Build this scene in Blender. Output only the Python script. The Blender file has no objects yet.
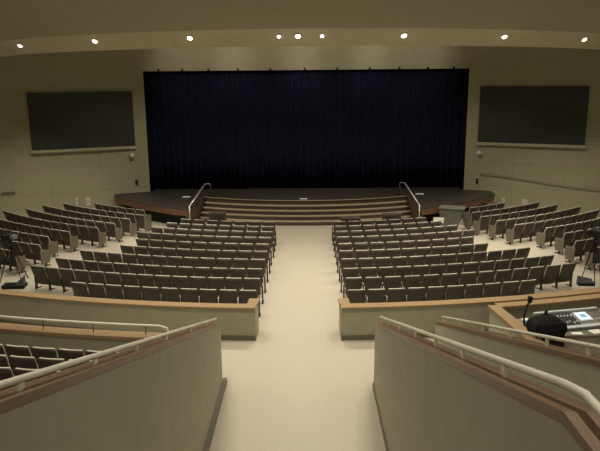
import bpy, math, random
from mathutils import Vector, Matrix
random.seed(4)
SC = bpy.context.scene
COL = SC.collection
PI = math.pi

# ------------------------------------------------------------------ materials
def new_mat(name, rough=.6, metal=0., spec=.5):
    m = bpy.data.materials.new(name); m.use_nodes = True
    b = m.node_tree.nodes['Principled BSDF']
    b.inputs['Roughness'].default_value = rough
    b.inputs['Metallic'].default_value = metal
    b.inputs['Specular IOR Level'].default_value = spec
    return m, m.node_tree.nodes, m.node_tree.links, b

def noise_mat(name, c1, c2, scale=8., rough=.6, metal=0., spec=.5, detail=4., stretch=None, bump=0., lo=.35, hi=.65):
    m, n, l, b = new_mat(name, rough, metal, spec)
    tc = n.new('ShaderNodeTexCoord'); mp = n.new('ShaderNodeMapping')
    l.new(tc.outputs['Object'], mp.inputs['Vector'])
    if stretch: mp.inputs['Scale'].default_value = stretch
    t = n.new('ShaderNodeTexNoise'); t.inputs['Scale'].default_value = scale; t.inputs['Detail'].default_value = detail
    l.new(mp.outputs['Vector'], t.inputs['Vector'])
    r = n.new('ShaderNodeValToRGB')
    r.color_ramp.elements[0].position = lo; r.color_ramp.elements[1].position = hi
    r.color_ramp.elements[0].color = (*c1, 1); r.color_ramp.elements[1].color = (*c2, 1)
    l.new(t.outputs['Fac'], r.inputs['Fac']); l.new(r.outputs['Color'], b.inputs['Base Color'])
    if bump:
        bp = n.new('ShaderNodeBump'); bp.inputs['Strength'].default_value = bump; bp.inputs['Distance'].default_value = .01
        l.new(t.outputs['Fac'], bp.inputs['Height']); l.new(bp.outputs['Normal'], b.inputs['Normal'])
    return m

def emit_mat(name, col, strength):
    m, n, l, b = new_mat(name, .3)
    b.inputs['Base Color'].default_value = (*col, 1)
    b.inputs['Emission Color'].default_value = (*col, 1); b.inputs['Emission Strength'].default_value = strength
    return m

def block_mat(name, c1, c2, cm, w, h):
    m, n, l, b = new_mat(name, .8, 0, .25)
    tc = n.new('ShaderNodeTexCoord'); mp = n.new('ShaderNodeMapping')
    mp.inputs['Rotation'].default_value = (-PI/2, 0, 0)
    l.new(tc.outputs['Object'], mp.inputs['Vector'])
    t = n.new('ShaderNodeTexBrick'); t.inputs['Scale'].default_value = 1.
    t.inputs['Brick Width'].default_value = w; t.inputs['Row Height'].default_value = h
    t.inputs['Mortar Size'].default_value = .012; t.offset = 0.
    t.inputs['Color1'].default_value = (*c1, 1); t.inputs['Color2'].default_value = (*c2, 1); t.inputs['Mortar'].default_value = (*cm, 1)
    l.new(mp.outputs['Vector'], t.inputs['Vector'])
    ns = n.new('ShaderNodeTexNoise'); ns.inputs['Scale'].default_value = 5; ns.inputs['Detail'].default_value = 6
    l.new(tc.outputs['Object'], ns.inputs['Vector'])
    mx = n.new('ShaderNodeMix'); mx.data_type = 'RGBA'; mx.blend_type = 'MULTIPLY'; mx.inputs[0].default_value = .25
    l.new(t.outputs['Color'], mx.inputs[6]); l.new(ns.outputs['Color'], mx.inputs[7])
    l.new(mx.outputs[2], b.inputs['Base Color'])
    return m

M = {}
M['floor'] = noise_mat('speckled_floor', (.36, .32, .255), (.55, .49, .395), 45, .38, 0, .5, 10, None, 0, .43, .57)
M['wall'] = block_mat('painted_block', (.42, .41, .27), (.435, .425, .285), (.32, .31, .205), 2.44, 1.22)
M['half'] = noise_mat('painted_half_wall', (.32, .312, .228), (.35, .338, .248), 3, .75, 0, .25)
M['band'] = noise_mat('band_plaster_lit_tone', (.47, .44, .32), (.50, .465, .335), 4, .9, 0, .1)  # paler than the ceiling to put the band's lit look into its colour
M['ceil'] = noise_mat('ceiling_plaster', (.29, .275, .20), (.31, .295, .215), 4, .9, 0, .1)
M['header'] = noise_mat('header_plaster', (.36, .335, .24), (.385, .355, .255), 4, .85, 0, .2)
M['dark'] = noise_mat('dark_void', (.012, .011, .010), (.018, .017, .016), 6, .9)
M['base'] = noise_mat('baseboard_vinyl', (.12, .105, .075), (.15, .132, .095), 9, .6)
M['wood'] = noise_mat('oak_cap', (.25, .16, .08), (.34, .225, .115), 6, .45, 0, .5, 6, (1.5, 14, 14))
M['woodY'] = noise_mat('stained_cap', (.14, .083, .050), (.20, .122, .074), 6, .4, 0, .5, 6, (14, 1.2, 14))
M['rail'] = noise_mat('painted_rail', (.62, .60, .50), (.68, .66, .55), 7, .4, 0, .5)
M['steel'] = noise_mat('brushed_rail', (.55, .54, .50), (.62, .60, .56), 12, .35, .6, .5)
M['shell'] = noise_mat('seat_shell', (.044, .036, .027), (.055, .045, .034), 10, .5, 0, .4)
M['fabric'] = noise_mat('seat_fabric_highlight', (.60, .56, .46), (.68, .64, .53), 60, .85, 0, .2)  # pale tone stands in for the highlight along the seat-back tops
M['pan'] = noise_mat('seat_underside', (.055, .043, .032), (.07, .055, .04), 10, .6)
M['leg'] = noise_mat('seat_leg', (.025, .021, .018), (.035, .03, .025), 10, .5)
M['arm'] = noise_mat('seat_arm', (.20, .17, .125), (.25, .21, .16), 14, .45)
M['endp'] = noise_mat('seat_end_panel', (.135, .118, .082), (.17, .15, .105), 14, .6)
M['curtain'] = noise_mat('navy_velvet', (.005, .006, .016), (.012, .015, .040), 3, .9, 0, .12, 4, (6, 6, .6))
M['screen'] = noise_mat('grey_screen', (.036, .039, .037), (.042, .045, .042), 2, .5, 0, .35)
M['trim'] = noise_mat('pale_trim', (.42, .40, .29), (.46, .44, .32), 5, .6)
M['deck'] = noise_mat('stage_floor', (.034, .029, .025), (.046, .039, .033), 5, .5, 0, .4, 5, (1, 10, 1))
M['fascia'] = noise_mat('stage_fascia', (.115, .06, .036), (.15, .08, .048), 5, .45, 0, .4, 5)
M['tread'] = noise_mat('step_tread', (.30, .245, .165), (.36, .295, .20), 20, .6)
M['riser'] = noise_mat('step_riser', (.085, .062, .042), (.11, .08, .055), 12, .6)
M['black'] = noise_mat('black_plastic', (.006, .006, .007), (.012, .012, .013), 20, .55, 0, .25)
M['cloth'] = noise_mat('black_cloth', (.010, .010, .012), (.020, .019, .020), 30, .9, 0, .1)
M['grey'] = noise_mat('console_grey', (.16, .17, .17), (.22, .23, .23), 20, .4)
M['silver'] = noise_mat('console_silver', (.55, .57, .58), (.65, .67, .68), 20, .35, .2)
M['white'] = noise_mat('white_plastic', (.62, .61, .56), (.70, .69, .63), 20, .5)
M['paper'] = noise_mat('white_paper', (.66, .66, .60), (.74, .74, .68), 20, .8)
M['cover'] = noise_mat('grey_cover', (.075, .078, .060), (.11, .112, .088), 6, .7)
M['bluecase'] = noise_mat('case_blue_grey', (.045, .045, .06), (.07, .07, .09), 10, .6)
M['lens'] = emit_mat('lamp_lens', (1, .90, .68), 7)
M['lcd'] = emit_mat('console_lcd', (.16, .34, .46), .5)
M['lcd2'] = emit_mat('console_lcd_bright', (.66, .80, .90), .6)

# ------------------------------------------------------------------ mesh building
class MB:
    def __init__(s): s.v = []; s.f = []
    def add(s, vs, fs):
        o = len(s.v); s.v += [tuple(p) for p in vs]; s.f += [tuple(i+o for i in f) for f in fs]; return s
    def box(s, x0, x1, y0, y1, z0, z1, mat=None):
        vs = [(x0,y0,z0),(x1,y0,z0),(x1,y1,z0),(x0,y1,z0),(x0,y0,z1),(x1,y0,z1),(x1,y1,z1),(x0,y1,z1)]
        if mat is not None: vs = [mat @ Vector(p) for p in vs]
        return s.add(vs, [(3,2,1,0),(4,5,6,7),(0,1,5,4),(1,2,6,5),(2,3,7,6),(3,0,4,7)])
    def prism(s, poly, z0, z1):
        n = len(poly)
        vs = [(x,y,z0) for x,y in poly] + [(x,y,z1) for x,y in poly]
        fs = [tuple(range(n-1,-1,-1)), tuple(range(n,2*n))] + [(i,(i+1)%n,n+(i+1)%n,n+i) for i in range(n)]
        return s.add(vs, fs)
    def sweep(s, secs, cap=True):            # list of closed cross-sections with equal counts
        n = len(secs[0]); vs = [p for q in secs for p in q]; fs = []
        for k in range(len(secs)-1):
            for i in range(n):
                j = (i+1)%n
                fs.append((k*n+i, k*n+j, (k+1)*n+j, (k+1)*n+i))
        if cap:
            fs.append(tuple(range(n-1,-1,-1))); fs.append(tuple((len(secs)-1)*n+i for i in range(n)))
        return s.add(vs, fs)
    def tube(s, pts, r, n=10):
        pts = [Vector(p) for p in pts]; secs = []
        rs = r if isinstance(r, (list, tuple)) else [r]*len(pts)
        for k, p in enumerate(pts):
            a = pts[max(k-1,0)]; b = pts[min(k+1,len(pts)-1)]
            t = (b-a).normalized()
            u = t.cross(Vector((0,0,1)))
            if u.length < 1e-3: u = Vector((1,0,0))
            u.normalize(); w = u.cross(t)
            secs.append([p + rs[k]*(math.cos(2*PI*i/n)*u + math.sin(2*PI*i/n)*w) for i in range(n)])
        return s.sweep(secs)
    def ring(s, cx, cy, r0, r1, a0, a1, z0, z1, n=24):   # arc block, angle from -Y, positive to +X
        secs = []
        for k in range(n+1):
            a = a0+(a1-a0)*k/n; sn, cs = math.sin(a), math.cos(a)
            secs.append([(cx+r0*sn, cy-r0*cs, z0),(cx+r1*sn, cy-r1*cs, z0),(cx+r1*sn, cy-r1*cs, z1),(cx+r0*sn, cy-r0*cs, z1)])
        return s.sweep(secs)
    def build(s, name, mat, parent=None, bevel=0, smooth=False, loc=None, rot=None):
        me = bpy.data.meshes.new(name); me.from_pydata(s.v, [], s.f)
        import bmesh
        bm = bmesh.new(); bm.from_mesh(me); bmesh.ops.recalc_face_normals(bm, faces=bm.faces); bm.to_mesh(me); bm.free()
        me.materials.append(mat)
        if smooth:
            for p in me.polygons: p.use_smooth = True
        o = bpy.data.objects.new(name, me); COL.objects.link(o)
        if parent: o.parent = parent
        if loc: o.location = loc
        if rot: o.rotation_euler = rot
        if bevel:
            b = o.modifiers.new('Bevel', 'BEVEL'); b.width = bevel; b.segments = 2; b.limit_method = 'ANGLE'
        return o

def tag(o, label=None, cat=None, group=None, kind=None):
    if label: o['label'] = label
    if cat: o['category'] = cat
    if group: o['group'] = group
    if kind: o['kind'] = kind
    return o
def thing(name, label, cat, loc=(0,0,0), rz=0, group=None):
    o = bpy.data.objects.new(name, None); COL.objects.link(o); o.empty_display_size = .1
    o.location = loc; o.rotation_euler = (0,0,rz)
    return tag(o, label, cat, group)
def struct(o, label, cat='wall'):
    return tag(o, label, cat, None, 'structure')
def copy_tree(o, parent=None):
    c = o.copy(); COL.objects.link(c)
    if parent: c.parent = parent
    for ch in o.children: copy_tree(ch, c)
    return c

CX0, CY0 = .1, 44.            # centre of the seating arcs
def arc(R, a): return (CX0+R*math.sin(a), CY0-R*math.cos(a))
def ang(R, X): return math.asin((X-CX0)/R)

# ------------------------------------------------------------------ room shell
struct(MB().box(-18, 18, -7, 36, -.2, 0).build('floor', M['floor']), 'speckled beige floor of the aisles and seating', 'floor')
WA = math.radians(24.5)
def side_wall(sign, P0, name, label):
    # local x runs outwards from the stage opening, local y is out of the room
    L = 10.2
    o = MB().box(0, L, 0, .3, 0, 9.2).build(name, M['wall'])
    o.location = (P0[0], P0[1], 0)
    if sign > 0: o.rotation_euler = (0,0,-WA)
    else:
        o.data.transform(Matrix.Scale(-1, 4, (1,0,0))); o.data.flip_normals(); o.rotation_euler = (0,0,WA)
    return struct(o, label)
PL, PR = (-8.1, 33.5), (8.5, 33.5)
wallL = side_wall(-1, PL, 'wall_stage_left', 'olive painted block wall with dark screen, left of curtain')
wallR = side_wall(1, PR, 'wall_stage_right', 'olive painted block wall with sloped rail, right of curtain')
def wp(sign, X, z, off=0.):   # a point on a splayed wall at world X, off metres into the room
    P = PL if sign < 0 else PR
    s = (X-P[0])*sign/math.cos(WA)
    return Vector((X - sign*off*math.sin(WA), P[1]-s*math.sin(WA)-off*math.cos(WA), z))
WR = {-1: WA, 1: -WA}
struct(MB().box(-17.6, -17.3, -7, 30, 0, 9.6).build('wall_left', M['wall']), 'olive painted side wall at far left')
struct(MB().box(17.6, 17.9, -7, 30, 0, 9.6).build('wall_right', M['wall']), 'olive painted side wall at far right')
struct(MB().box(-18, 18, -7.2, -6.9, 0, 10.5).build('wall_back', M['wall']), 'olive painted wall behind the upper tier')
struct(MB().box(-8.9, 9.3, 35.6, 35.8, 0, 9).build('wall_backstage', M['dark']), 'black wall behind the curtain')
# header over the stage opening, leaning out towards the house
hd = MB()
hd.sweep([[(x,33.55,7.15),(x,33.75,7.15),(x,33.75,9.4),(x,32.35,9.4)] for x in (-11.2, 11.6)])
struct(hd.build('wall_header', M['header']), 'pale plaster header above the dark curtain')
# ceiling: band (sloped soffit) + main ceiling, both following the seating arcs
BCX, BCY = .3, 35.3
def barc(R, a): return (BCX+R*math.sin(a), BCY-R*math.cos(a))
def ring_surface(profile, a0, a1, n=64, th=.12):
    mb = MB(); secs = []
    for k in range(n+1):
        a = a0+(a1-a0)*k/n
        up = [(*barc(R, a), z) for R, z in profile]
        dn = [(*barc(R, a), z+th) for R, z in reversed(profile)]
        secs.append(up+dn)
    return mb.sweep(secs)
BZ0, BZ1 = 7.65, 8.10
R_LOW, R_UP = 15.2, 16.0
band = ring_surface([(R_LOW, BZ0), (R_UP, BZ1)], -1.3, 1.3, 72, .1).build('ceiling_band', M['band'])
struct(band, 'curved ceiling band with painted-in lit tone and small downlights', 'ceiling')
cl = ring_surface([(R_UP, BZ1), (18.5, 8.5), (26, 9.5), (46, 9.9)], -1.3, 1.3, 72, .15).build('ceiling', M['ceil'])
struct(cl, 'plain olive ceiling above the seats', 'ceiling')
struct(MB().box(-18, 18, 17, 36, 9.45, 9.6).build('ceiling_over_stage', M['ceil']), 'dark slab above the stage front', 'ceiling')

# ------------------------------------------------------------------ curtain
cm = MB(); xs = []; x = -8.45
rows = [(.96, 1.0), (3.0, .95), (5.2, .9), (7.3, .8)]
pts = []
ph = 0.; 
while x < 8.95:
    d = .055
    ph += d*2*PI/(.30+.10*math.sin(x*1.7)+.05*math.sin(x*4.1)); pts.append((x, .075*math.sin(ph)+.03*math.sin(ph*.37+1))); x += d
vs = []; fs = []
for zi, (z, am) in enumerate(rows):
    for (px, py) in pts: vs.append((px, 34.15+py*am, z))
n = len(pts)
for zi in range(len(rows)-1):
    for i in range(n-1): fs.append((zi*n+i, zi*n+i+1, (zi+1)*n+i+1, (zi+1)*n+i))
cm.add(vs, fs)
cu = cm.build('stage_curtain', M['curtain'], None, 0, True)
so = cu.modifiers.new('Solidify', 'SOLIDIFY'); so.thickness = .012
tag(cu, 'dark navy pleated curtain closing off the whole stage opening', 'curtain')
words = ['first','second','third','fourth','fifth','sixth','seventh','eighth','ninth','tenth','eleventh','twelfth','thirteenth','fourteenth','fifteenth','sixteenth','seventeenth']
for k, X in enumerate([-7.3,-6.1,-4.75,-3.25,-1.6,.15,1.8,3.45,4.95,6.4,7.7]):
    t = thing('curtain_hook', f'small black hook under the header, {words[k]} from the left end', 'hook', (X, 33.47, 7.16), 0, 'black hooks along the top of the curtain')
    MB().box(-.05,.05,-.03,.03,-.02,.09).build('bracket', M['black'], t)
    MB().tube([(0,0,-.02),(0,.0,-.10),(0,-.04,-.13)], .018, 6).build('hook_end', M['black'], t)

# ------------------------------------------------------------------ stage and steps
SCX, SCY, SR = .15, 39.2, 11.95
def sarc(x0, x1, n, R=SR):
    out = []
    a0 = math.asin((x0-SCX)/R); a1 = math.asin((x1-SCX)/R)
    for k in range(n+1):
        a = a0+(a1-a0)*k/n; out.append((SCX+R*math.sin(a), SCY-R*math.cos(a)))
    return out
TCX, TCY, TR = .18, 42.7, 12.3
def tarc(x0, x1, n, R):
    a0 = math.asin((x0-TCX)/R); a1 = math.asin((x1-TCX)/R)
    return [(TCX+R*math.sin(a0+(a1-a0)*k/n), TCY-R*math.cos(a0+(a1-a0)*k/n)) for k in range(n+1)]
XL, XR = -5.22, 5.42
left_arc = sarc(-9.72, XL, 18); right_arc = sarc(XR, 9.75, 18)
inner = tarc(-4.9, 5.2, 28, TR)
def poly_at(off):
    la = sarc(-9.95, XL-off*.0+.0, 18, SR-off); ra = sarc(XR, 9.75, 18, SR-off)
    return la, ra
st = thing('stage', 'dark raised stage with curved reddish wooden edge in front of curtain', 'stage', (0,0,0))
back = [(9.75, 34.0), (8.4, 35.5), (-8.0, 35.5), (-9.95, 34.0)]
deck_poly = left_arc + inner + right_arc + [(9.75,32.88),(8.7,33.36),(8.42,33.44),(8.4,35.5),(-8.0,35.5),(-8.02,33.44),(-8.3,33.36),(-9.72,32.71)]
MB().prism(deck_poly, .90, .95).build('deck', M['deck'], st)
def fascia(pts, thick, z0, z1):
    secs = []
    for i, p in enumerate(pts):
        a = Vector(pts[max(i-1,0)]); b = Vector(pts[min(i+1,len(pts)-1)]); t = (b-a).normalized(); nrm = Vector((-t.y, t.x))
        q = Vector(p) + nrm*thick
        secs.append([(p[0],p[1],z0),(q.x,q.y,z0),(q.x,q.y,z1),(p[0],p[1],z1)])
    return MB().sweep(secs)
FZ = .62
fascia(left_arc, .08, FZ, .90).build('fascia', M['fascia'], st)
fascia(right_arc, .08, FZ, .90).build('fascia', M['fascia'], st)
MB().prism([left_arc[-1], inner[0], (inner[0][0]-.08, inner[0][1]), (left_arc[-1][0]-.08, left_arc[-1][1]+.08)], 0, .90).build('wing_side', M['riser'], st)
MB().prism([right_arc[0], (right_arc[0][0]+.08, right_arc[0][1]+.08), (inner[-1][0]+.08, inner[-1][1]), inner[-1]], 0, .90).build('wing_side', M['riser'], st)
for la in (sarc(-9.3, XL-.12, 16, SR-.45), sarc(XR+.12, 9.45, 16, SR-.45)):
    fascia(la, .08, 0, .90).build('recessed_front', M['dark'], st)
sp = thing('stage_steps', 'four wide curved tan steps rising from aisle to stage', 'steps', (0,0,0))
for k in range(1, 5):
    z = .95-.19*k
    Rf = TR+.30*k; Rb = TR+.30*(k-1)
    f = k/4.
    xl = -4.86-.031*k; xr = 5.16+.021*k
    fr = tarc(xl, xr, 28, Rf); bk = tarc(xl+.03, xr-.03, 28, Rb+.005)
    s = MB().prism(fr+bk[::-1], 0, z-.035).build('step', M['riser'], sp)
    fr2 = tarc(xl, xr, 28, Rf+.025)
    MB().prism(fr2+bk[::-1], z-.035, z).build('tread', M['tread'], s)
fr = tarc(-4.86, 5.16, 28, TR+.004); bk = tarc(-4.86, 5.16, 28, TR-.02)
MB().prism(fr+bk[::-1], .76, .898).build('top_riser', M['riser'], sp)
fr = tarc(-4.9, 5.2, 28, TR+.03); bk = tarc(-4.9, 5.2, 28, TR-.12)
MB().prism(fr+bk[::-1], .952, .965).build('nosing', M['tread'], sp)
for sgn, xa, xb, xc, lab in ((-1,-5.12,-4.86,-4.60,'slim steel handrail on the left side of the stage steps'), (1,5.32,5.08,4.86,'slim steel handrail on the right side of the stage steps')):
    t = thing('stair_handrail', lab, 'handrail', (0,0,0), 0, 'handrails beside the stage steps')
    MB().tube([(xa,28.50,1.08),(xb,31.5,1.63),((xb+xc)/2,31.6,1.63),(xc,31.62,1.62)], [.03,.03,.018,.018], 8).build('rail', M['steel'], t, 0, True)
    MB().tube([(xa,28.50,0),(xa,28.50,1.08)], .028, 8).build('post', M['steel'], t, 0, True)
    MB().tube([(xc,31.62,.951),(xc,31.62,1.64)], .02, 8).build('post', M['riser'], t, 0, True)
for (X,Y,a,lab) in ((-5.85,31.7,.1,'small white card lying on the left wing of the stage'),(.05,30.75,.02,'small white card at the middle of the stage edge'),(5.95,32.1,-.1,'small white card lying on the right wing of the stage')):
    o = MB().box(-.2,.2,-.16,.16,0,.012).build('card', M['paper'], None, 0, False, (X,Y,.966 if abs(X)<1 else .951), (0,0,a))
    if abs(X) < 1: o.scale = (.9,.6,3)
    tag(o, lab, 'card', 'white cards on the stage')

# ------------------------------------------------------------------ wall fittings
def screen(sign, X0, X1, z0, z1, lab):
    a = wp(sign, X0, 0); b = wp(sign, X1, 0); w = (b-a).length; c = wp(sign, (X0+X1)/2, 0, .0)
    t = thing('projection_screen', lab, 'screen', (c.x, c.y, z0), WR[sign])
    MB().box(-w/2, w/2, -.045, -.005, 0, z1-z0).build('screen_panel', M['screen'], t)
    MB().box(-w/2-.05, w/2+.05, -.16, -.005, -.13, -.002).build('ledge', M['trim'], t)
    f = MB(); 
    f.box(-w/2-.05,-w/2-.002,-.06,-.005,0,z1-z0+.05); f.box(w/2+.002,w/2+.05,-.06,-.005,0,z1-z0+.05); f.box(-w/2,w/2,-.06,-.005,z1-z0+.002,z1-z0+.05)
    f.build('frame', M['half'], t)
screen(-1, -13.2, -8.68, 3.40, 6.17, 'dark grey wall screen with pale ledge, left of the curtain')
screen(1, 9.05, 13.66, 3.46, 6.27, 'dark grey wall screen with pale ledge, right of the curtain')
for sign, X, z, lab in ((-1,-8.86,2.92,'small white wall lamp below the left screen corner'),(1,9.17,2.91,'small white wall lamp below the right screen corner')):
    p = wp(sign, X, z, .0)
    t = thing('wall_lamp', lab, 'lamp', p, WR[sign], 'white wall lamps flanking the curtain')
    MB().box(-.06,.06,-.03,-.002,-.1,.1).build('back_plate', M['trim'], t)
    MB().tube([(0,-.03,-.05),(0,-.12,-.02),(0,-.2,.03)], [.10,.13,.11], 10).build('lamp_head', M['white'], t, 0, True)
for sign, X, z, lab in ((-1,-8.72,1.49,'small dark switch box left of the curtain above stage'),(1,9.12,1.43,'small dark switch box right of the curtain above stage')):
    t = thing('switch_box', lab, 'switch', wp(sign, X, z), WR[sign], 'dark switch boxes flanking the curtain')
    MB().box(-.06,.06,-.05,-.002,-.12,.12).build('box', M['black'], t)
    MB().box(-.02,.02,-.07,-.051,-.04,.04).build('lever', M['base'], t)
t = thing('wall_plate', 'small dark horizontal plate on the wall at far left', 'plate', wp(-1,-14.35,1.38), WR[-1])
MB().box(-.32,.32,-.03,-.002,-.07,.07).build('plate', M['base'], t)
for X, z, w, lab in ((-11.5,.72,.10,'white outlet on left wall base, farther from the stage'),(-11.0,.66,.2,'white outlet pair on left wall base, nearer the stage')):
    t = thing('wall_outlet', lab, 'outlet', wp(-1,X,z), WR[-1], 'white outlets along the wall bases')
    MB().box(-w/2,w/2,-.03,-.002,-.2,.2).build('plate', M['white'], t)
    MB().box(-w/4,w/4,-.04,-.031,-.06,.06).build('socket', M['trim'], t)
for X, z, w, lab in ((9.98,.52,.13,'white outlet on right wall base, first from the stage'),(10.38,.5,.12,'white outlet on right wall base, second from the stage'),(11.33,.5,.26,'wide white outlet pair on right wall base, third from the stage')):
    t = thing('wall_outlet', lab, 'outlet', wp(1,X,z), WR[1], 'white outlets along the wall bases')
    MB().box(-w/2,w/2,-.03,-.002,-.12,.12).build('plate', M['white'], t)
    MB().box(-w/4,w/4,-.04,-.031,-.03,.03).build('socket', M['trim'], t)
t = thing('wall_handrail', 'long sloped metal handrail along the right wall below the screen', 'handrail', (0,0,0))
prof = [(9.25,1.84),(10.15,1.80),(11.7,1.62),(13.2,1.45),(14.5,1.36),(16.2,1.2)]
MB().tube([wp(1,X,z,.09) for X,z in prof], .02, 8).build('rail', M['arm'], t, 0, True)
for X,z in prof: MB().tube([wp(1,X,z-.01,.09), wp(1,X,z-.06,.0)], .018, 6).build('bracket', M['base'], t)

# ------------------------------------------------------------------ downlights in the ceiling band
LIGHTS = [(24,47),(97,42),(190,37),(278.5,35),(298,34),(322,34),(404,34),(505,35),(585,38)]
band_mid = [(-13.9,30.6),( -9.36,28.8),(-5.0,26.9),(-1.2,26.1),(0,26),(1.0,26),(4.3,26.4),(8.6,28.1),(13.0,31.0)]
slope = math.atan2(BZ1-BZ0, R_UP-R_LOW)
BL = [(a, 0) for a in (-.699,-.446,-.228,-.055,-.019,.026,.182,.399,.638)]
for k, (a, dr) in enumerate(BL):
    R = 15.72; z = BZ0+(R-R_LOW)/(R_UP-R_LOW)*(BZ1-BZ0)
    x, y = barc(R, a)
    small = k in (3, 5)
    t = thing('downlight', ('tiny' if small else 'small')+f' glowing downlight in the curved ceiling band, {words[k]} from the left', 'downlight', (x,y,z-.005), a, 'downlights in the curved ceiling band')
    s = .42 if small else .66
    # local: tilt about x so that the disc lies in the soffit
    def disc(r, h, z0):
        return [[Vector((r*math.cos(2*PI*i/14), r*math.sin(2*PI*i/14), zz)) for i in range(14)] for zz in (z0, z0-h)]
    rt = Matrix.Rotation(-slope, 4, 'X')
    o = MB().sweep(disc(.155*s, .03, 0)).build('trim_ring', M['trim'], t); o.data.transform(rt)
    o = MB().sweep(disc(.105*s, .03, -.031)).build('lens', M['lens'], t); o.data.transform(rt)

# ------------------------------------------------------------------ half walls of the entrance passage
def zcap(Y): return 1.43+.337*(13.22-Y) if Y > 3.3 else 1.43+.337*(13.22-3.3)
def slope_wall(name, x0, x1, Y0, Y1, label, up=0., capw=.006):
    ys = [Y0] + ([3.3] if Y1 < 3.3 else []) + [Y1]
    H = lambda y: zcap(y)-.075+up
    mb = MB(); secs = [[(x0,y,0),(x1,y,0),(x1,y,H(y)),(x0,y,H(y))] for y in ys]
    o = mb.sweep(secs).build(name, M['half'])
    struct(o, label)
    c = MB().sweep([[(x0-capw,y,H(y)+.001),(x1+capw,y,H(y)+.001),(x1+capw,y,H(y)+.076),(x0-capw,y,H(y)+.076)] for y in [Y0+.03]+ys[1:]]).build('wood_cap', M['woodY'], o)
    return o
wL = slope_wall('wall_passage_left', -1.90, -1.68, 13.22, 1.2, 'sloped half wall left of entrance passage with wooden cap', .04)
wR = slope_wall('wall_passage_right', 1.69, 1.91, 13.02, 1.2, 'sloped half wall right of entrance passage with wooden cap', .04)
wB = slope_wall('wall_stair_right', 3.30, 3.52, 14.45, 1.2, 'second sloped half wall beside the sound booth', -.02)
MB().box(-1.679,-1.59,1.2,13.30,0,.12).build('baseboard', M['base'], wL)
MB().box(1.665,1.69,1.2,13.035,0,.13).build('baseboard', M['base'], wR)

def slope_rail(label, xs, Y0, Y1, posts, r=.028, h=.125, up=0.):
    t = thing('handrail', label, 'handrail', (0,0,0), 0, 'painted handrails on the half walls')
    z0c = globals()['zcap']; zcap = lambda y: z0c(y)+up
    pts = [(xs,Y0,zcap(Y0)+h-.0)] + [(xs, y, zcap(y)+h) for y in (10,7,4.2,3.6)] + [(xs,3.3,zcap(3.3)+h-.02),(xs,3.0,zcap(3.3)+h-.01),(xs,Y1,zcap(Y1)+h)]
    MB().tube(pts, r, 12).build('rail', M['rail'], t, 0, True)
    for y in posts:
        z = zcap(y)
        MB().sweep([[(xs-.012,y-.05,z+.002),(xs+.012,y-.05,z+.002),(xs+.012,y+.05,z+.002),(xs-.012,y+.05,z+.002)],
                    [(xs-.012,y-.03,z+h),(xs+.012,y-.03,z+h),(xs+.012,y+.03,z+h),(xs-.012,y+.03,z+h)]]).build('post', M['rail'], t)
    return t
slope_rail('pale handrail on the sloped wall left of the passage', -1.77, 13.2, 1.3, [13.1,11.9,10.3,8.5,7.0,5.6,4.1], h=.085, up=.04)
slope_rail('pale handrail on the sloped wall right of the passage', 1.80, 12.9, 1.3, [12.8,11.6,10.2,8.7,7.3,6.0,4.7], up=.04)
slope_rail('pale handrail on the second sloped wall beside the sound booth', 3.43, 14.35, 1.3, [14.2,12.6,11.0,9.5,8.0,6.8], .026, .12, up=-.02)

# curved barrier behind the centre blocks
def barrier(a0, a1, name, label, inner_sign):
    R0, R1, H = 28.12, 28.34, .865
    o = MB().ring(CX0, CY0, R0, R1, a0, a1, 0, H, 40).build(name, M['half'])
    struct(o, label)
    mb = MB().ring(CX0, CY0, R0-.05, R1+.05, a0, a1, H+.001, H+.05, 40)
    mb.build('wood_cap', M['wood'], o)
    MB().ring(CX0, CY0, R1+.001, R1+.025, a0, a1, 0, .13, 40).build('baseboard', M['base'], o)
    ae = a1 if inner_sign < 0 else a0
    w = .22/28*(-1 if inner_sign < 0 else 1)
    lo, hi = sorted((ae, ae+w))
    MB().ring(CX0, CY0, R0-.42, R0-.001, lo, hi, 0, H, 2).build('return_wall', M['half'], o)
    MB().ring(CX0, CY0, R0-.47, R0-.051, lo-.001, hi+.001, H+.001, H+.05, 2).build('return_cap', M['wood'], o)
    return o
barrier(ang(28.1,-13.5), ang(28.1,-1.11), 'wall_barrier_left', 'low curved half wall with oak cap behind left centre block', -1)
barrier(ang(28.1,1.10), ang(28.1,13.5), 'wall_barrier_right', 'low curved half wall with oak cap behind right centre block', 1)

# front wall of the left tier with its rail
RT = 31.0; a0, a1 = ang(RT,-13), ang(RT,-3.02)
o = struct(MB().ring(CX0, CY0, RT-.1, RT+.1, a0, a1, 0, 1.13, 30).build('wall_tier_left', M['half']), 'half wall with wooden cap in front of left tier seats')
MB().ring(CX0, CY0, RT-.16, RT+.16, a0, a1, 1.131, 1.20, 30).build('wood_cap', M['wood'], o)
t = thing('handrail', 'pale level handrail on the wall before the left tier seats', 'handrail', (0,0,0), 0, 'painted handrails on the half walls')
pts = [(*arc(RT, a0+(a1-a0)*k/24), 1.42) for k in range(25)]
e = arc(RT+.0, a1+.004); pts += [(e[0]+.05, e[1], 1.37), (e[0]+.08, e[1]-.02, 1.20)]
MB().tube(pts, .029, 10).build('rail', M['rail'], t, 0, True)
for k in range(9):
    a = a1-.01-(a1-a0-.02)*k/8.
    x, y = arc(RT, a)
    MB().tube([(x,y,1.2),(x,y,1.41)], .014, 6).build('post', M['base'], t)

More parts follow.
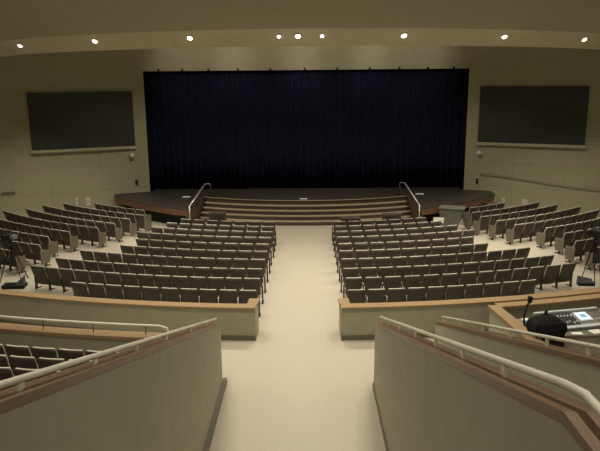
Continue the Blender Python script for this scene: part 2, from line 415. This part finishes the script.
# ------------------------------------------------------------------ seats
def seat_panel(z0, z1, hw0, hw1, yf, th, curve, sag=.02, nu=8, nv=5):
    """curved upright panel: yf(z) is the rear face; th is towards the front"""
    mb = MB(); V = []; F = []
    for side in (0, 1):
        for j in range(nv+1):
            v = j/nv
            for i in range(nu+1):
                u = -1+2*i/nu
                z = z0+(z1-z0)*v - (sag*abs(u)**5 if j == nv else 0)
                hw = hw0+(hw1-hw0)*v - (.006 if j == nv else 0)
                y = yf(z)+curve*u*u+(th if side else 0)+ (0 if side else (.008 if j in (0,nv) else 0))
                V.append((u*hw, y, z))
    n = nu+1; tot = n*(nv+1)
    for j in range(nv):
        for i in range(nu):
            F.append((j*n+i, j*n+i+1, (j+1)*n+i+1, (j+1)*n+i)); F.append((tot+j*n+i, tot+(j+1)*n+i, tot+(j+1)*n+i+1, tot+j*n+i+1))
    for i in range(nu):
        F.append((i, tot+i, tot+i+1, i+1)); q = nv*n; F.append((q+i, q+i+1, tot+q+i+1, tot+q+i))
    for j in range(nv):
        F.append((j*n, (j+1)*n, tot+(j+1)*n, tot+j*n)); q = nu; F.append((j*n+q, tot+j*n+q, tot+(j+1)*n+q, (j+1)*n+q))
    return mb.add(V, F)
PITCH = .572
yb = lambda z: .32*(.86-z)
def shell_mb(): return seat_panel(.19, .86, .228, .268, yb, .03, .035, .010)
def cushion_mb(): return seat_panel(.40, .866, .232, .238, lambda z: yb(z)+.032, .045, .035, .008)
def pan_mb():
    mb = MB(); mb.sweep([[(-.215,.30,.26),(.215,.30,.26),(.21,.24,.60),(-.21,.24,.60)],[(-.215,.40,.24),(.215,.40,.24),(.21,.33,.62),(-.21,.33,.62)]]); return mb
def leg_mb():
    mb = MB(); mb.box(-.022,.022,.20,.46,0,.03); mb.box(-.02,.02,.22,.30,.03,.56); return mb
def arm_mb(): return MB().box(-.022,.022,.23,.46,.562,.60)
def endp_mb():
    mb = MB(); secs = []
    prof = [(.02,.12),(.40,.12),(.46,.45),(.44,.60),(.06,.64),(.0,.62)]
    prof = [(y+.0, z) for y, z in prof]
    mb.sweep([[(x,y,z) for y,z in prof] for x in (-.022,.022)]); return mb
def make_seat(xoff_leg):
    t = thing('auditorium_seat', 'seat', 'seat')
    shell_mb().build('backrest', M['shell'], t, 0, True)
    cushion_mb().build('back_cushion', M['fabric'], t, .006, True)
    pan_mb().build('seat_pan', M['pan'], t, .015)
    leg_mb().build('leg', M['leg'], t, 0, False, (xoff_leg,0,0))
    arm_mb().build('armrest', M['arm'], t, .008, False, (xoff_leg,0,0))
    return t
proto = make_seat(-PITCH/2+.006)
def add_end(t, kind, x):
    if kind == 'panel':
        q = EP.copy(); COL.objects.link(q); q.parent = t; q.location = (x+.032,0,0)
    l = LG.copy(); COL.objects.link(l); l.parent = t; l.location = (x,0,0)
    a = AR.copy(); COL.objects.link(a); a.parent = t; a.location = (x,0,0)
LG = [c for c in proto.children if c.name.startswith('leg')][0]
AR = [c for c in proto.children if c.name.startswith('armrest')][0]
EP = endp_mb().build('end_panel', M['endp'], None, .01)
used = {'proto': False}; n_ep = [0]
def place(R, a, z, label, group, ends=()):
    t = copy_tree(proto)
    x, y = arc(R, a); t.location = (x, y, z); t.rotation_euler = (0,0,a)
    t['label'] = label; t['group'] = group
    for kind, s in ends: 
        if s > 0: add_end(t, kind, PITCH/2+.002)
        elif kind == 'panel':
            q = EP.copy(); COL.objects.link(q); q.parent = t; q.location = (-PITCH/2-.055,0,0)
    return t
far = MB()
def stuff_seat(R, a, z=0):
    x, y = arc(R, a); mt = Matrix.Translation((x,y,z)) @ Matrix.Rotation(a, 4, 'Z')
    far.append((mt,))
farlist = []

nth = lambda k: words[k] if k < len(words) else str(k+1)
ROWR = [26.87, 25.75, 24.75, 23.65, 22.62, 21.62, 20.62, 19.68, 18.78, 17.98]
LX = [-6.85, -8.80, -8.33, -7.85, -6.6, -6.3, -6.55, -6.2, -5.75, -5.3]
RX = [7.05, 8.92, 8.55, 8.1, 6.8, 6.55, 6.9, 6.4, 5.9, 5.4]
rowname = ['back row','second row from back','third row from back','fourth row from back','fifth row from back','sixth row from back','seventh row from back','eighth row from back','ninth row from back','front row']
ARCS = {}
cnt = 0
for side in (-1, 1):
    for r, R in enumerate(ROWR):
        X0 = -1.17+.006*r*2 if side < 0 else 1.34-.004*r
        X1 = LX[r] if side < 0 else RX[r]
        aA = ang(R, X0); aB = ang(R, X1)
        n = max(1, int(abs(aB-aA)*R/.557))
        da = (aB-aA)/n
        for k in range(n):
            a = aA+da*(k+.5)
            sd = 'left' if side < 0 else 'right'
            if r == 9: farlist.append((R, a, None)); continue
            # the shared standard sits on each seat's left; the right-most one of a row closes it
            rightmost = (k == 0) if side < 0 else (k == n-1)
            ends = [('leg', 1)] if rightmost else []
            place(R, a, 0, f'brown folding seat, {nth(k)} from the centre aisle, {rowname[r]}, {sd} centre block', f'folding seats in the {sd} centre block', ends); cnt += 1

SIDE_R = [16.93, 17.85, 18.73, 19.65, 20.57, 21.55, 22.52, 23.6, 24.58]
SL = [(-7.3,-10.4),(-7.0,-11.7),(-7.45,-12.5),(-7.85,-13.3),(-8.3,-13.95),(-9.25,-14.4),(-9.75,-13.5),(-9.55,-12.4),(-10.1,-12.0)]
SRt = [(7.75,9.55),(7.55,11.3),(7.7,12.0),(8.15,12.75),(8.65,13.6),(9.7,14.2),(10.1,13.4),(10.0,12.6),(10.35,12.3)]
for side, tab in ((-1, SL), (1, SRt)):
    for r, R in enumerate(SIDE_R):
        aA = ang(R, tab[r][0]); aB = ang(R, tab[r][1])
        n = max(1, round(abs(aB-aA)*R/PITCH)); da = (PITCH/R)*side
        for k in range(n):
            a = aA+da*(k+.5)
            sd = 'left' if side < 0 else 'right'
            if r <= 2: farlist.append((R, a, ('panel' if k == 0 else None, side))); continue
            ends = []
            if side < 0 and k == 0: ends = [('panel', 1)]
            if side > 0:
                if k == 0: ends.append(('panel', -1))
                if k == n-1: ends.append(('leg', 1))
            place(R, a, 0, f'brown folding seat, {nth(k)} from the aisle end, {words[r]} row from stage, {sd} side block', f'folding seats in the {sd} side block', ends); cnt += 1

# left tier seats on their stepped floor
TIER = dict(R0=32.2, dR=.95, z0=.42, dz=.24)
for r in range(5):
    R = TIER['R0']+TIER['dR']*r; z = TIER['z0']+TIER['dz']*r
    aA = ang(R, -3.15); aB = ang(R, -8.2+.45*r)
    PT = .61
    n = round(abs(aB-aA)*R/PT)
    for k in range(n):
        a = aA-(k+.5)*PT/R
        t = place(R, a, z, f'dark folding seat, {nth(k)} from the stair, {words[r]} row up, tier behind left handrail', 'folding seats in the left tier', [('leg',1)] if k == 0 else [])
        t.scale = (PT/PITCH, 1, 1); cnt += 1
# tier floors (stepped)
def tier(name, label, aL, aR):
    mb = MB()
    for r in range(11):
        R0 = RT+.101 if r == 0 else TIER['R0']+TIER['dR']*r-.52
        R1 = TIER['R0']+TIER['dR']*(r+1)-.521
        z = TIER['z0']+TIER['dz']*r
        mb.ring(CX0, CY0, R0, R1, ang(R0,aL), ang(R0,aR), 0, z-.001, 12)
    struct(mb.build(name, M['floor']), label, 'floor')
tier('floor_tier_left', 'stepped floor under the left tier seats', -13, -2.0)
MB_ = MB(); MB_.sweep([[(2.0,y,0),(3.29,y,0),(3.29,y,max(.05,zcap(y)-1.05)),(2.0,y,max(.05,zcap(y)-1.05))] for y in (14.3,3.3,1.2)])
struct(MB_.build('floor_stair_right', M['half']), 'stair between the two right half walls', 'floor')

# the distant seats: one object
fm = MB()
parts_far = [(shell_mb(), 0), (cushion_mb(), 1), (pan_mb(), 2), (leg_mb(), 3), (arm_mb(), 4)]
V = []; F = []; MI = []
def add_far(mb, mt, mi):
    o = len(V); V.extend([tuple(mt @ Vector(p)) for p in mb.v]); F.extend([tuple(i+o for i in f) for f in mb.f]); MI.extend([mi]*len(mb.f))
for R, a, e in farlist:
    x, y = arc(R, a); mt = Matrix.Translation((x,y,0)) @ Matrix.Rotation(a, 4, 'Z')
    ml = mt @ Matrix.Translation((-PITCH/2,0,0))
    for mb, mi in parts_far: add_far(mb, ml if mi in (3,4) else mt, mi)
    if e and e[0] == 'panel': add_far(endp_mb(), mt @ Matrix.Translation(((PITCH/2+.032 if e[1] < 0 else -PITCH/2-.055),0,0)), 5)
me = bpy.data.meshes.new('distant_seats'); me.from_pydata(V, [], F)
import bmesh
bm = bmesh.new(); bm.from_mesh(me); bmesh.ops.recalc_face_normals(bm, faces=bm.faces); bm.to_mesh(me); bm.free()
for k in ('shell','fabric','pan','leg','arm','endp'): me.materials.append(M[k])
for p, mi in zip(me.polygons, MI): p.material_index = mi
o = bpy.data.objects.new('distant_seats', me); COL.objects.link(o)
tag(o, 'farthest rows of brown folding seats right before the stage', 'seats', None, 'stuff')
# prototypes are not part of the hall
for c in list(proto.children): bpy.data.objects.remove(c)
bpy.data.objects.remove(proto); bpy.data.objects.remove(EP)

# ------------------------------------------------------------------ boxes before the steps, covered cabinet
for X, Y, w, z, lab in ((-3.70,27.45,.72,1.05,'black speaker box before the left half of the steps'),(2.1,27.1,.82,.87,'black speaker box near the aisle, right half of steps'),(3.92,27.45,.80,.94,'black speaker box before the right end of the steps')):
    t = thing('speaker_box', lab, 'speaker', (X,Y,0), 0, 'black boxes in front of the stage steps')
    MB().sweep([[(-w/2,-.25,0),(-w/2,.25,0),(-w/2,.1,z),(-w/2,-.25,z)],[(w/2,-.25,0),(w/2,.25,0),(w/2,.1,z),(w/2,-.25,z)]]).build('cabinet', M['pan'], t, .015)
    MB().box(-w/2+.06,w/2-.06,-.262,-.252,.06,z-.06).build('rear_panel', M['leg'], t)
t = thing('covered_cabinet', 'tall grey-green covered cabinet between the right blocks before the stage', 'cabinet', (6.78,28.25,0), -.36)
MB().sweep([[(-.50,-.32,0),(.20,-.30,0),(.20,.3,0),(-.50,.3,0)],[(-.55,-.36,.98),(.50,-.36,.98),(.50,.36,.98),(-.55,.36,.98)]]).build('body', M['cover'], t, .02)
MB().box(-.60,.54,-.40,.40,.981,1.04).build('lid', M['trim'] if False else M['cover'], t, .015)

t = thing('white_panel', 'small white panel on a short stand beside the covered cabinet', 'panel', (5.86,26.85,0), -.2)
MB().box(-.22,.22,-.012,.012,.62,.86).build('board', M['paper'], t, .004)
MB().tube([(0,.02,0),(0,.02,.62)], .02, 8).build('stand', M['trim'], t)
# ------------------------------------------------------------------ tripods with cameras
def tripod(X, Y, rz, lab1, feet):
    t = thing('camera_tripod', lab1, 'tripod', (X,Y,0), rz)
    top = Vector((0,0,1.32))
    for (fx, fy) in feet:
        l = MB().tube([(fx,fy,.0),(fx*.45,fy*.45,.75)], .016, 8); l.tube([(fx*.5,fy*.5,.68),(fx*.08,fy*.08,1.28)], .024, 8)
        lg = l.build('leg', M['black'], t)
        MB().tube([(fx,fy,0),(fx*.97,fy*.97,.05)], .028, 8).build('foot', M['base'], lg)
        MB().tube([(fx*.5,fy*.5,.40),(0,0,.62)], .01, 6).build('strut', M['black'], lg)
    MB().tube([(0,0,.55),(0,0,1.42)], .025, 8).build('centre_column', M['black'], t)
    MB().tube([(0,0,1.36),(0,0,1.46)], .06, 10).build('head', M['black'], t)
    MB().tube([(0,-.03,1.43),(.10,-.42,1.28)], .012, 6).build('pan_handle', M['black'], t)
def camcorder(X, Y, rz, lab):
    c = thing('video_camera', lab, 'camera', (X,Y,1.462), rz)
    c.scale = (1.35,1.35,1.35)
    MB().box(-.075,.075,-.20,.16,0,.16).build('body', M['black'], c, .015)
    MB().tube([(0,.16,.08),(0,.32,.08)], [.05,.065], 12).build('lens_barrel', M['black'], c, 0, True)
    MB().tube([(-.03,-.16,.16),(-.03,-.12,.22),(-.03,.08,.22),(-.03,.12,.16)], .014, 6).build('handle', M['black'], c)
    MB().tube([(-.06,-.20,.13),(-.08,-.34,.16)], .03, 8).build('viewfinder', M['black'], c)
    MB().box(.08,.19,-.05,.10,.05,.14).build('flip_screen', M['grey'], c)
fL = [(-.10,-.50),(.44,-.36),(.30,.42),]
tripod(-9.80, 20.85, 0, 'black tripod standing behind the barrier at far left', [(-.36,-.34),(.40,-.30),(.30,.40)])
camcorder(-9.80, 20.85, -.5, 'black video camera on the tripod at far left')
tripod(9.86, 20.85, 0, 'black tripod standing behind the barrier at far right', [(-.42,-.14),(-.10,-.46),(.40,.2)])
camcorder(9.86, 20.85, .5, 'black video camera on the tripod at far right')
t = thing('equipment_case', 'open black equipment case beside the left tripod', 'case', (-9.45,20.22,0), .08)
MB().box(-.42,.30,-.2,.2,0,.12).build('base', M['black'], t, .01)
MB().sweep([[(.0,-.2,.122),(.30,-.2,.122),(.30,-.2,.42)],[(.0,.05,.122),(.30,.05,.122),(.30,.05,.42)]]).build('lid', M['bluecase'], t)
t = thing('equipment_case', 'small black equipment case under the right tripod', 'case', (9.32,20.05,0), -.1)
MB().box(-.22,.30,.0,.25,0,.09).build('base', M['black'], t, .01)
MB().sweep([[(-.22,.1,.091),(-.22,.2,.30),(-.22,.25,.091)],[(.25,.1,.091),(.25,.2,.2),(.25,.25,.091)]]).build('lid', M['bluecase'], t)

# ------------------------------------------------------------------ sound booth
bx = 4.98
o = MB(); o.sweep([[(4.92,15.62,0),(5.10,15.62,0),(5.10,15.62,.88),(4.92,15.62,.88)],[(5.30,12.7,0),(5.48,12.7,0),(5.48,12.7,.88),(5.30,12.7,.88)]])
bw = struct(o.build('wall_booth_left', M['half']), 'half wall with oak cap on the left side of sound booth')
MB().sweep([[(4.87,15.68,.881),(5.17,15.68,.881),(5.17,15.68,.95),(4.87,15.68,.95)],[(5.25,12.65,.881),(5.55,12.65,.881),(5.55,12.65,.95),(5.25,12.65,.95)]]).build('wood_cap', M['woodY'] if False else M['wood'], bw)
# front cap of the booth running along the barrier
fb = struct(MB().ring(CX0, CY0, 28.40, 28.55, ang(28.4,5.15), ang(28.4,11.5), 0, .80, 20).build('wall_booth_front', M['half']), 'half wall with oak cap on stage side of sound booth')
MB().ring(CX0, CY0, 28.395, 28.70, ang(28.4,5.16), ang(28.4,11.5), .801, .87, 20).build('wood_cap', M['wood'], fb)
# desk
d = thing('booth_desk', 'grey-green desk with dark edge under the mixing console', 'desk', (7.4,14.35,0), -.0)
MB().box(-2.02,2.6,-.33,.75,.74,.80).build('desk_top', M['base'], d, .01)
MB().box(-1.95,2.55,-.28,-.24,0,.739).build('front_panel', M['half'], d)
MB().box(-1.95,-1.91,-.239,.7,0,.739).build('side_panel', M['half'], d)
MB().box(2.51,2.55,-.239,.7,0,.739).build('side_panel', M['half'], d)
# console
c = thing('mixing_console', 'silver and grey mixing console with lit screen on the booth desk', 'mixer', (6.50,14.66,.801), .22)
MB().sweep([[(-.68,-.36,.0),(1.25,-.36,0),(1.25,.34,0),(-.68,.34,0)],[(-.68,-.36,.06),(1.25,-.36,.06),(1.25,.34,.20),(-.68,.34,.20)]]).build('chassis', M['grey'], c, .01)
sl = math.atan2(.14,.70)
def onpanel(x0,x1,y0,y1,h0,h1):
    mb = MB(); z = lambda y: .06+(y+.36)*.2
    mb.sweep([[(x0,y0,z(y0)+h0),(x1,y0,z(y0)+h0),(x1,y1,z(y1)+h0),(x0,y1,z(y1)+h0)],[(x0,y0,z(y0)+h1),(x1,y0,z(y0)+h1),(x1,y1,z(y1)+h1),(x0,y1,z(y1)+h1)]]); return mb
MB().box(-.68,1.05,.28,.36,.201,.26).build('meter_bridge', M['silver'], c, .008)
onpanel(-.68,1.25,-.36,-.27,.002,.02).build('front_strip', M['silver'], c)
onpanel(.30,.66,-.14,.24,.002,.03).build('screen_frame', M['silver'], c)
s = onpanel(.34,.62,-.09,.20,.031,.036).build('screen', M['lcd2'], c)
onpanel(.40,.57,-.02,.13,.0365,.039).build('window', M['lcd'], s)
for k in range(10):
    x = -.60+k*.09
    p = onpanel(x-.034,x+.034,-.25,.24,.002,.010).build('channel_strip', M['black'], c)
    q = onpanel(x-.014,x+.014,-.20+.02*((k*7)%5),-.15+.02*((k*7)%5),.011,.03).build('fader', M['silver'], p)
    q = onpanel(x-.016,x+.016,.12,.16,.011,.03).build('knob', M['white'], p)
for k in range(4):
    x = .76+k*.085
    p = onpanel(x-.03,x+.03,-.25,.24,.002,.010).build('channel_strip', M['base'], c)
    onpanel(x-.014,x+.014,-.12,-.07,.011,.03).build('fader', M['silver'], p)
# papers, lamp, covered monitor
for X,Y,w,h,a,lab in ((7.05,14.25,.30,.22,.3,'white paper sheet on the desk right before the console'),(6.55,14.14,.26,.14,-.0,'white paper sheet nearest the black covered stand'),(7.6,14.3,.34,.3,.1,'white paper sheet at the far right of the desk')):
    tag(MB().box(-w/2,w/2,-h/2,h/2,0,.004).build('paper_sheet', M['paper'], None, 0, False, (X,Y,.802), (0,0,a)), lab, 'paper', 'paper sheets on the booth desk')
tag(MB().box(-.10,.10,-.08,.08,0,.17).build('carton', M['paper'], None, .01, False, (5.50,14.62,.802), (0,0,.3)), 'small white carton on the desk behind the gooseneck lamp', 'box')
t = thing('gooseneck_lamp', 'black gooseneck lamp bending over the booth wall cap', 'lamp', (5.42,14.42,.801))
MB().tube([(0,0,.001),(0,0,.04)], .07, 12).build('base', M['black'], t)
MB().tube([(0,0,.04),(-.03,.0,.20),(-.02,.03,.34),(.03,.10,.48),(.10,.16,.58),(.14,.18,.62)], .028, 8).build('neck', M['black'], t, 0, True)
MB().tube([(.14,.18,.61),(.15,.18,.75)], [.05,.065], 10).build('lamp_head', M['black'], t)
t = thing('covered_stand', 'black cloth draped over a tall stand beside the mixing console', 'cover', (5.64,13.74,0), .15)
mb = MB()
secs = []
for f, w0, y0, y1 in ((0,.14,-.12,.12),(.6,.14,-.12,.12),(.62,-.14,-.2,.16),(.955,-.16,-.22,.16),(.975,.36,-.22,.18),(1.12,.42,-.24,.20),(1.27,.38,-.22,.18),(1.37,.22,-.12,.10),(1.42,.08,-.03,.05)):
    wl, wr = (w0*.9, w0) if w0 > 0 else (-w0*.9, .38)
    secs.append([(-wl,y0,f),(0,y0-.05,f),(wr,y0,f),(wr,y1,f),(0,y1+.03,f),(-wl,y1,f)])
mb.sweep(secs).build('cloth', M['cloth'], t, .02)
MB().tube([(.0,.02,1.40),(.0,.02,1.52)], [.03,.045], 8).build('top_knob', M['black'], t)

# ------------------------------------------------------------------ lamps of the hall and added fill spots
def spot(name, loc, energy, size=100, blend=.6, col=(1,.86,.62), rad=.12, target=None):
    l = bpy.data.lights.new(name, 'SPOT'); l.energy = energy; l.spot_size = math.radians(size); l.spot_blend = blend
    l.color = col; l.shadow_soft_size = rad
    o = bpy.data.objects.new(name, l); COL.objects.link(o); o.location = loc
    if target:
        d = Vector(target)-Vector(loc); o.rotation_euler = d.to_track_quat('-Z','Y').to_euler()
    return o
WARM = (1, .92, .75)
for k, (a, dr) in enumerate(BL):
    x, y = barc(15.55, a)
    spot('band_lamp', (x, y, 7.72), 300, 125, .7, WARM)
# ceiling downlights above the house (beyond the top of the frame)
for Y, z, xs, e in ((16.5, 8.45, (-9,-3.6,3.6,9), 520), (12., 9.0, (-2.4,2.4), 420), (12.1, 9.0, (-7,7), 200), (7., 9.4, (-2.6,2.6), 360), (7.1, 9.4, (-7.5,7.5), 150), (2., 9.5, (-7,-2.5,2.5,7), 250), (-3., 9.6, (-5,0,5), 220)):
    for x in xs: spot('house_lamp', (x,Y,z), e, 130, .8, WARM)
for x in (-4.9,-1.6,1.6,4.9):
    spot('added_header_fill', (x,24.5,9.2), 650, 40, .9, WARM, .12, (x*1.05,33.3,7.9))  # unseen spots behind the band, added to brighten header and curtain
for x in (-11., -5.5, 0, 5.5, 11.):
    spot('added_apron_fill', (x, 28.2 if abs(x) < 8 else 26.5, 9.3), 620 if abs(x) < 8 else 1000, 125 if abs(x) < 8 else 96, .7, WARM)  # more unseen spots, added to lift steps, apron and lower side walls
for x in (-11.2, -8.2, 8.2, 11.2): spot('house_lamp', (x, 22.2, 8.75), 1750, 105, .7, WARM)  # extra unseen spots added to brighten the side seating floors
# weak general light
w = bpy.data.worlds.new('world'); SC.world = w; w.use_nodes = True
w.node_tree.nodes['Background'].inputs['Color'].default_value = (.02,.02,.02,1)

# ------------------------------------------------------------------ camera
F_, HZ, ROLL, VPX, CXc, Hc = 640., 80., .5, 308., .25, 6.65
p = math.atan((225.5-HZ)/F_); yw = math.atan((VPX-300)/F_*math.cos(p)); r = math.radians(ROLL)
fwd = Vector((-math.sin(yw)*math.cos(p), math.cos(yw)*math.cos(p), -math.sin(p)))
right = Vector((math.cos(yw), math.sin(yw), 0)); up = right.cross(fwd)
r2 = right*math.cos(r)-up*math.sin(r); u2 = up*math.cos(r)+right*math.sin(r)
cam = bpy.data.cameras.new('camera'); co = bpy.data.objects.new('camera', cam); COL.objects.link(co)
mt = Matrix((r2, u2, -fwd)).transposed().to_4x4(); mt.translation = (CXc, 0, Hc)
co.matrix_world = mt
cam.sensor_fit = 'HORIZONTAL'; cam.sensor_width = 36; cam.lens = F_/600*36; cam.clip_start = .05; cam.clip_end = 200
SC.camera = co
SC.view_settings.view_transform = 'Standard'; SC.view_settings.look = 'None'; SC.view_settings.gamma = 1
SC.view_settings.use_curve_mapping = False; SC.view_settings.exposure = .47
